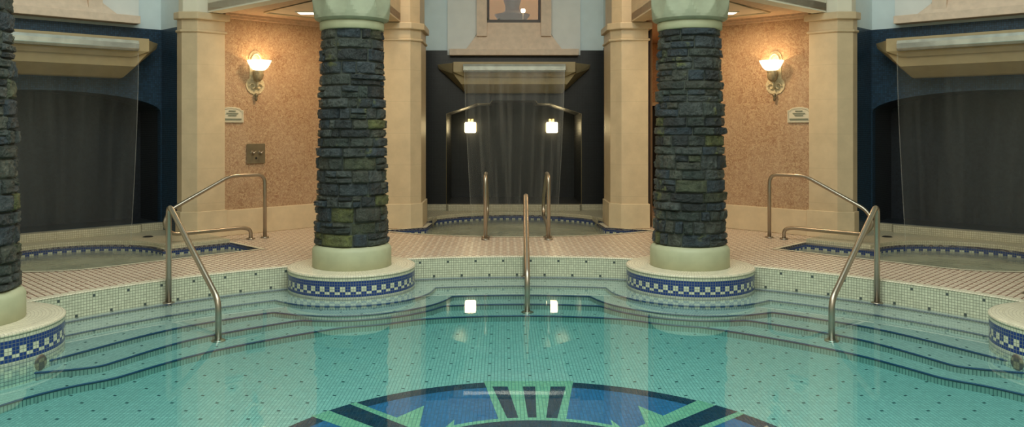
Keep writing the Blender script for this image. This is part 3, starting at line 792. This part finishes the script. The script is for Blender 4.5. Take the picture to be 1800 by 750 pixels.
for ci, (cx, cy) in enumerate(COLS):
    root = empty('stone_column', (cx, cy, 0)); tag(root, CLAB[ci], 'column', 'stone columns round the pool')
    # v measured from the rim downwards
    pr_ = .651 if ci < 2 else .67
    prof = [(pr_, .006), (pr_, -.44)]
    mb = MB().lathe(prof, n=128, uref=40*4*T/(2*PI)); mb.build('pedestal', M['band'], root)
    mb = MB().lathe([(.001, .0045), (.575, .0065)], n=64, uref=.6); mb.build('pedestal_top', M['coping'], root)
    mb = MB().lathe([(.575, .0065), (pr_-.008, .0085), (pr_+.006, .002), (pr_+.006, -.016), (pr_, -.018)], n=96, uref=40*4*T/(2*PI)); mb.build('pedestal_rim', M['coping'], root)
    mb = MB().lathe([(.001, .001), (.400, .001), (.407, .008), (.407, .185), (.395, .205), (.372, .232), (.001, .236)], n=72); mb.build('base_drum', M['drum'], root)
    link('shaft', stones(.368, .308, .236, 2.45, 11+ci), M['slate'], root)
    mb = MB().lathe([(.354, .236), (.294, 2.45)], n=48); mb.build('mortar_core', M['mortar'], root)
    mb = MB().lathe([(.20, 2.440), (.318, 2.440), (.330, 2.450), (.332, 2.515), (.322, 2.530), (.2, 2.53)], n=72); mb.build('collar', M['drum'], root)
    prof = [(.20, 2.528), (.315, 2.528), (.340, 2.533), (.366, 2.545), (.381, 2.557), (.388, 2.585), (.396, 2.62), (.404, 2.66), (.414, 2.72), (.418, 2.80), (.418, 2.945), (.2, 2.945)]
    CPH = math.radians((10.6, 28.9, 10, 28)[ci])
    def fn(r, z, t):
        n = 10; a = ((t+CPH) % (2*PI/n))-PI/n; fl = .383+.031*(abs(a)*n/PI)**2
        return min(r, fl) if r > .21 else r
    mb = MB().lathe(prof, n=240, fn=fn, smooth=False); mb.build('capital', M['greenlit_stone'], root)
    if ci >= 2:
        s = -1 if ci == 2 else 1
        # oval inlet fitting low on the pedestal, towards the pool
        a = math.radians(-12) if s < 0 else math.radians(180+12)
        mb = MB().lathe([(.001, .012), (.036, .012), (.052, .008), (.058, 0)], n=32)
        mb.xform(Matrix.Translation((.669*math.cos(a), .669*math.sin(a), -.262)) @ Matrix.Rotation(a, 4, 'Z') @ Matrix.Rotation(PI/2, 4, 'Y'))
        mb.build('inlet_cover', M['bronze'], root)

# ------------------------------------------------------------------ handrails
def flange(root, x, y, z, r=.055):
    mb = MB().lathe([(.02, .012), (r*.8, .012), (r, .006), (r, 0.0)], c=(x, y, z), n=28); return mb.build('floor_flange', M['steel'], root)
def entry_rail(ang, label):
    r1, r2 = 4.765, 3.73
    p1 = loc2w(ang, 0, r1); root = empty('pool_handrail', (p1[0], p1[1], ZL[0]), -ang)
    tag(root, label, 'handrail', 'handrails stepping down into the pool')
    d = r2-r1; h = .70-ZL[0]; zb = -.03-ZL[0]; zf = ZL[4]-ZL[0]
    # local: y outward
    pts = rounded([(0, 0, 0), (0, 0, h+.02), (0, d, zb), (0, d, zf)], [0, .10, .09, 0], 8)
    mb = MB().tube(pts, .026); mb.build('rail', M['steel'], root)
    flange(root, 0, 0, 0.002); flange(root, 0, d, zf+.002, .06)
entry_rail(-math.radians(44.4), 'steel handrail descending into the pool in front of the left spa')
entry_rail(math.radians(.8), 'steel handrail at the middle of the pool steps, seen end on')
entry_rail(math.radians(44.4), 'steel handrail descending into the pool in front of the right spa')
def grab_rail(place, rz, label):
    root = empty('grab_rail', place, rz); tag(root, label, 'grab rail', 'looped grab rails at the spa entries')
    # local x runs from the upright posts out over the spa
    pts = [(0, 0, 0), (0, 0, .825), (.48, 0, .825), (1.24, 0, .45), (1.33, 0, .29), (1.22, 0, .155), (.32, 0, .155), (.20, 0, .13), (.20, 0, 0)]
    pts = rounded(pts, [0, .12, .10, .08, .12, .10, .05, .1, 0], 7)
    mb = MB().tube(pts, .0235); mb.build('rail', M['steel'], root)
    flange(root, 0, 0, .006); flange(root, .20, 0, .006)
for s in (-1, 1):
    ang = s*A45; p_ = loc2w(ang, -s*2.18, 6.83)
    grab_rail((p_[0], p_[1], 0), (-ang+PI) if s < 0 else -ang, 'looped grab rail beside the %s pier, reaching over the %s spa' % (('left',)*2 if s < 0 else ('right',)*2))
grab_rail((-.41, 6.20, 0), PI/2, 'left one of the two grab rails at the middle spa')
grab_rail((.40, 6.20, 0), PI/2, 'right one of the two grab rails at the middle spa')

# ------------------------------------------------------------------ sconces, signs, valve plate
def sconce(s, label):
    ang = s*A45
    # along-wall position: towards the centre
    x = 2.325 if s < 0 else 2.36
    p_ = loc2w(ang, -s*x, 7.36)
    root = empty('wall_sconce', (p_[0], p_[1], 2.19), -ang); tag(root, label, 'wall lamp', 'wall sconces on the stucco')
    # local: -y towards the room
    outl = []
    right = [(.0, -.36), (.018, -.33), (.03, -.30), (.08, -.285), (.125, -.235), (.140, -.17), (.120, -.12), (.090, -.09), (.085, -.04), (.085, .04), (.09, .10), (.098, .17), (.085, .23), (.05, .275), (.0, .29)]
    outl = right+[(-x_, z_) for x_, z_ in right[-2:0:-1]]
    o = fill('backplate', outl, [], 0, .022, M['brass'], root); o.data.transform(Matrix.Translation((0, -.012, 0)) @ Matrix.Rotation(PI/2, 4, 'X')); bevel(o, .006, 3)
    mb = MB().tube([(math.cos(t)*.068, -.035, .14+.105*math.sin(t)) for t in [math.radians(-30)+math.radians(240)*i/24 for i in range(25)]], .013, n=10); mb.build('top_hoop', M['brass'], root)
    for k in (-1, 1):
        sc = [(k*(.05+.045*math.cos(t)*(1-t/9)), -.03, -.20+.05*math.sin(t)*(1-t/9)) for t in [i*.4 for i in range(14)]]
        mb = MB().tube(sc, .009, n=8); mb.build('scroll', M['brass'], root)
    mb = MB().lathe([(.001, -.14), (.030, -.13), (.058, -.095), (.072, -.045), (.070, .0), (.055, .03), (.001, .035)], c=(0, -.085, 0), n=36, fn=lambda r, z, t: r*(1+.07*math.cos(9*t+z*60))); mb.build('acanthus_cup', M['cup'], root)
    mb = MB().tube([(0, -.02, -.22), (0, -.07, -.20), (0, -.085, -.12)], .012, n=10); mb.build('arm', M['brass'], root)
    mb = MB().lathe([(.001, -.40), (.012, -.39), (.02, -.37), (.012, -.35), (.026, -.325), (.026, -.305), (.01, -.29), (.001, -.29)], c=(0, -.035, 0), n=20); mb.build('finial', M['bronze'], root)
    sh = lambda r, z, t: r*(1+(.06*abs(math.cos(5*t))-.03)*min(1, r/.08))
    mb = MB().lathe([(.040, .012), (.080, .024), (.112, .056), (.136, .100), (.158, .150), (.152, .152), (.130, .104), (.106, .062), (.075, .032), (.03, .02)], c=(0, -.115, 0), n=60, fn=sh)
    mb.build('glass_shade', M['shade'], root)
    q = loc2w(ang, -s*x, 7.36-.16); lamp('sconce_lamp', (q[0], q[1], 2.19+.09), 4.5, (1.0, .68, .34), .02)
    return root
sconce(-1, 'lit bowl sconce above the square valve plate on the left stucco wall')
sconce(1, 'lit bowl sconce left of the small sign on the right stucco wall')
def sign(s, x, label):
    ang = s*A45; p_ = loc2w(ang, -s*x, 7.345); root = empty('wall_sign', (p_[0], p_[1], 1.60), -ang); tag(root, label, 'sign', 'small notice plaques')
    w_, h_ = .165, .10
    outl = [(-w_, -h_), (w_, -h_), (w_, h_*.65), (w_*.8, h_*.72)]+[(w_*.8*math.cos(t), h_*.72+.035*math.sin(t)) for t in [PI*i/12 for i in range(1, 12)]]+[(-w_*.8, h_*.72), (-w_, h_*.65)]
    o = fill('plaque', outl, [], 0, .016, M['sign'], root); o.data.transform(Matrix.Rotation(PI/2, 4, 'X')); bevel(o, .004)
    for (x0, x1, z, t) in ((-.05, .05, .055, .006), (-.085, .085, .022, .006), (-.06, .06, -.005, .005), (-.13, .13, -.055, .009)):
        mb = MB().box(x0, x1, -.0095, -.007, z-t, z+t); mb.build('text_line', M['signink'], root)
    mb = MB().tube([(x_, -.009, z_) for x_, z_ in [(a*.90, b*.88) for a, b in outl]], .003, n=6, closed=True); mb.build('raised_border', M['sign'], root)
sign(-1, 1.985, 'small cream notice plaque left of the lit sconce on the left stucco wall')
sign(1, 2.02, 'small cream notice plaque right of the lit sconce on the right stucco wall')
p_ = loc2w(-A45, 2.33, 7.35); root = empty('shower_valve', (p_[0], p_[1], 1.08), A45); tag(root, 'square metal valve plate with two knobs below the left sconce', 'valve')
mb = MB().box(-.135, .135, -.012, 0, -.135, .135); bevel(mb.build('plate', M['bronze'], root), .004)
for x in (-.055, .055):
    mb = MB().lathe([(.001, .055), (.014, .053), (.018, .04), (.012, .02), (.026, .008), (.03, 0)], n=24); mb.xform(Matrix.Translation((x, -.012, .01)) @ Matrix.Rotation(PI/2, 4, 'X')); k = mb.build('knob', M['steel'], root)
    mb = MB().tube([(x, -.055, .01), (x+.035, -.058, .035)], .007, n=8); mb.build('lever', M['steel'], k)
mb = MB().lathe([(.001, .01), (.012, .009), (.016, 0)], n=20); mb.xform(Matrix.Translation((0, -.012, -.06)) @ Matrix.Rotation(PI/2, 4, 'X')); mb.build('button', M['dark'], root)

# cube lamps on the back of the middle niche
for x, lab in ((-.776, 'glowing cube lamp behind the falling water, on the left of the dark niche'), (.713, 'glowing cube lamp behind the falling water, on the right of the dark niche')):
    root = empty('cube_lamp', (x, 10.80, 1.43)); tag(root, lab, 'wall lamp', 'cube lamps in the dark niche')
    mb = MB().box(-.05, .05, -.015, 0, -.10, .16); bevel(mb.build('backplate', M['brass'], root), .004)
    mb = MB().tube(rounded([(0, -.01, .13), (0, -.13, .16), (0, -.13, .09)], .04), .006, n=10); mb.build('arm', M['bronze'], root)
    mb = MB().box(-.10, .10, -.23, -.03, -.095, .095); bevel(mb.build('glass_shade', M['cube_shade'], root), .02, 3)

# urn, plant and small lamp in the room behind the middle window
root = empty('urn', (-.02, 9.95, 2.91)); tag(root, 'dark urn standing behind the window above the middle waterfall', 'urn')
mb = MB().lathe([(.001, 0), (.16, 0), (.17, .03), (.06, .08), (.05, .16), (.12, .26), (.24, .38), (.30, .46), (.31, .48), (.20, .50), (.13, .54), (.12, .62), (.15, .72), (.15, 1.3), (.001, 1.3)], n=40); mb.build('vase', M['wood'], root)
root = empty('table_lamp', (.16, 9.62, 2.91)); tag(root, 'tiny bright lamp shining behind the window above the middle waterfall', 'lamp')
mb = MB().lathe([(.001, 0), (.05, 0), (.05, .015), (.01, .03), (.01, .47), (.001, .47)], n=20); mb.build('stand', M['bronze'], root)
mb = MB().lathe([(.001, .47), (.03, .475), (.04, .505), (.03, .535), (.001, .54)], n=20); mb.build('bulb', M['bulb'], root)
root = empty('potted_plant', (-.40, 9.62, 2.91)); tag(root, 'small leafy plant behind the lower left of the middle window', 'plant')
mb = MB().lathe([(.001, 0), (.07, 0), (.09, .14), (.08, .14), (.001, .13)], n=24); mb.build('pot', M['bronze'], root)
mb = MB(); rg = random.Random(3)
for i in range(26):
    a = rg.uniform(0, 2*PI); l = rg.uniform(.18, .34); e = rg.uniform(.9, 1.4)
    pa = []
    for k in range(6):
        t = k/5; rr = l*t*math.cos(e*(1-.3*t)); pa.append(Vector((rr*math.cos(a), rr*math.sin(a), .13+l*t*math.sin(e)*(1-.2*t))))
    sd = Vector((-math.sin(a), math.cos(a), 0))
    P = [[p_-sd*.018*math.sin(PI*(k+.3)/5.6), p_+sd*.018*math.sin(PI*(k+.3)/5.6)] for k, p_ in enumerate(pa)]
    mb.grid(P, [[(0, 0), (1, 0)]]*6)
mb.build('foliage', M['leaf'], root)

# recessed ceiling lights in the two soffits, drains
for s in (-1, 1):
    side = 'left' if s < 0 else 'right'
    for (x, y, k) in ((2.72, 6.45, 0), (2.9, 8.6, 1)):
        root = empty('ceiling_light', (s*x, y, 2.944 if k == 0 else 2.95)); tag(root, ('rectangular lit panel in the %s soffit beside the column capital' if k == 0 else 'rectangular lit panel in the %s corridor soffit') % side, 'ceiling light', 'soffit light panels')
        mb = MB().box(-.17, .17, -.12, .12, -.012, 0); bevel(mb.build('frame', M['white_paint'], root), .004)
        mb = MB().box(-.14, .14, -.09, .09, -.016, -.011); mb.build('diffuser', M['panel_light'], root)
        area('soffit_light', (s*x, y, 2.90), .26, 24 if k == 0 else 12, (1.0, .74, .44), sy=.16)
for x, lab in ((-4.36, 'small dark floor drain beside the left edge column foot'), (4.36, 'small dark floor drain beside the right edge pedestal')):
    root = empty('floor_drain', (x, 2.79, .001)); tag(root, lab, 'drain')
    mb = MB().lathe([(.001, .006), (.04, .006), (.05, .003), (.052, 0)], n=24); mb.build('ring', M['bronze'], root)
    mb = MB().lathe([(.001, .008), (.034, .007)], n=20); mb.build('grate', M['dark'], root)
for s in (-1, 1):
    p_ = loc2w(s*A45, -s*.98, 7.60)
    root = empty('spa_air_button', (p_[0], p_[1], .052)); tag(root, 'small dark oval cover on the ledge behind the %s spa' % ('left' if s < 0 else 'right'), 'spa fitting')
    mb = MB().lathe([(.001, .010), (.05, .009), (.065, 0)], n=28); mb.build('cover', M['dark'], root)
# added warm lights over the recess fronts, without any fixture
for s in (-1, 1):
    area('added_recess_light', (s*1.62, 6.6, 3.9), .3, 15, (1.0, .72, .44), rot=(math.radians(-8), 0, 0))
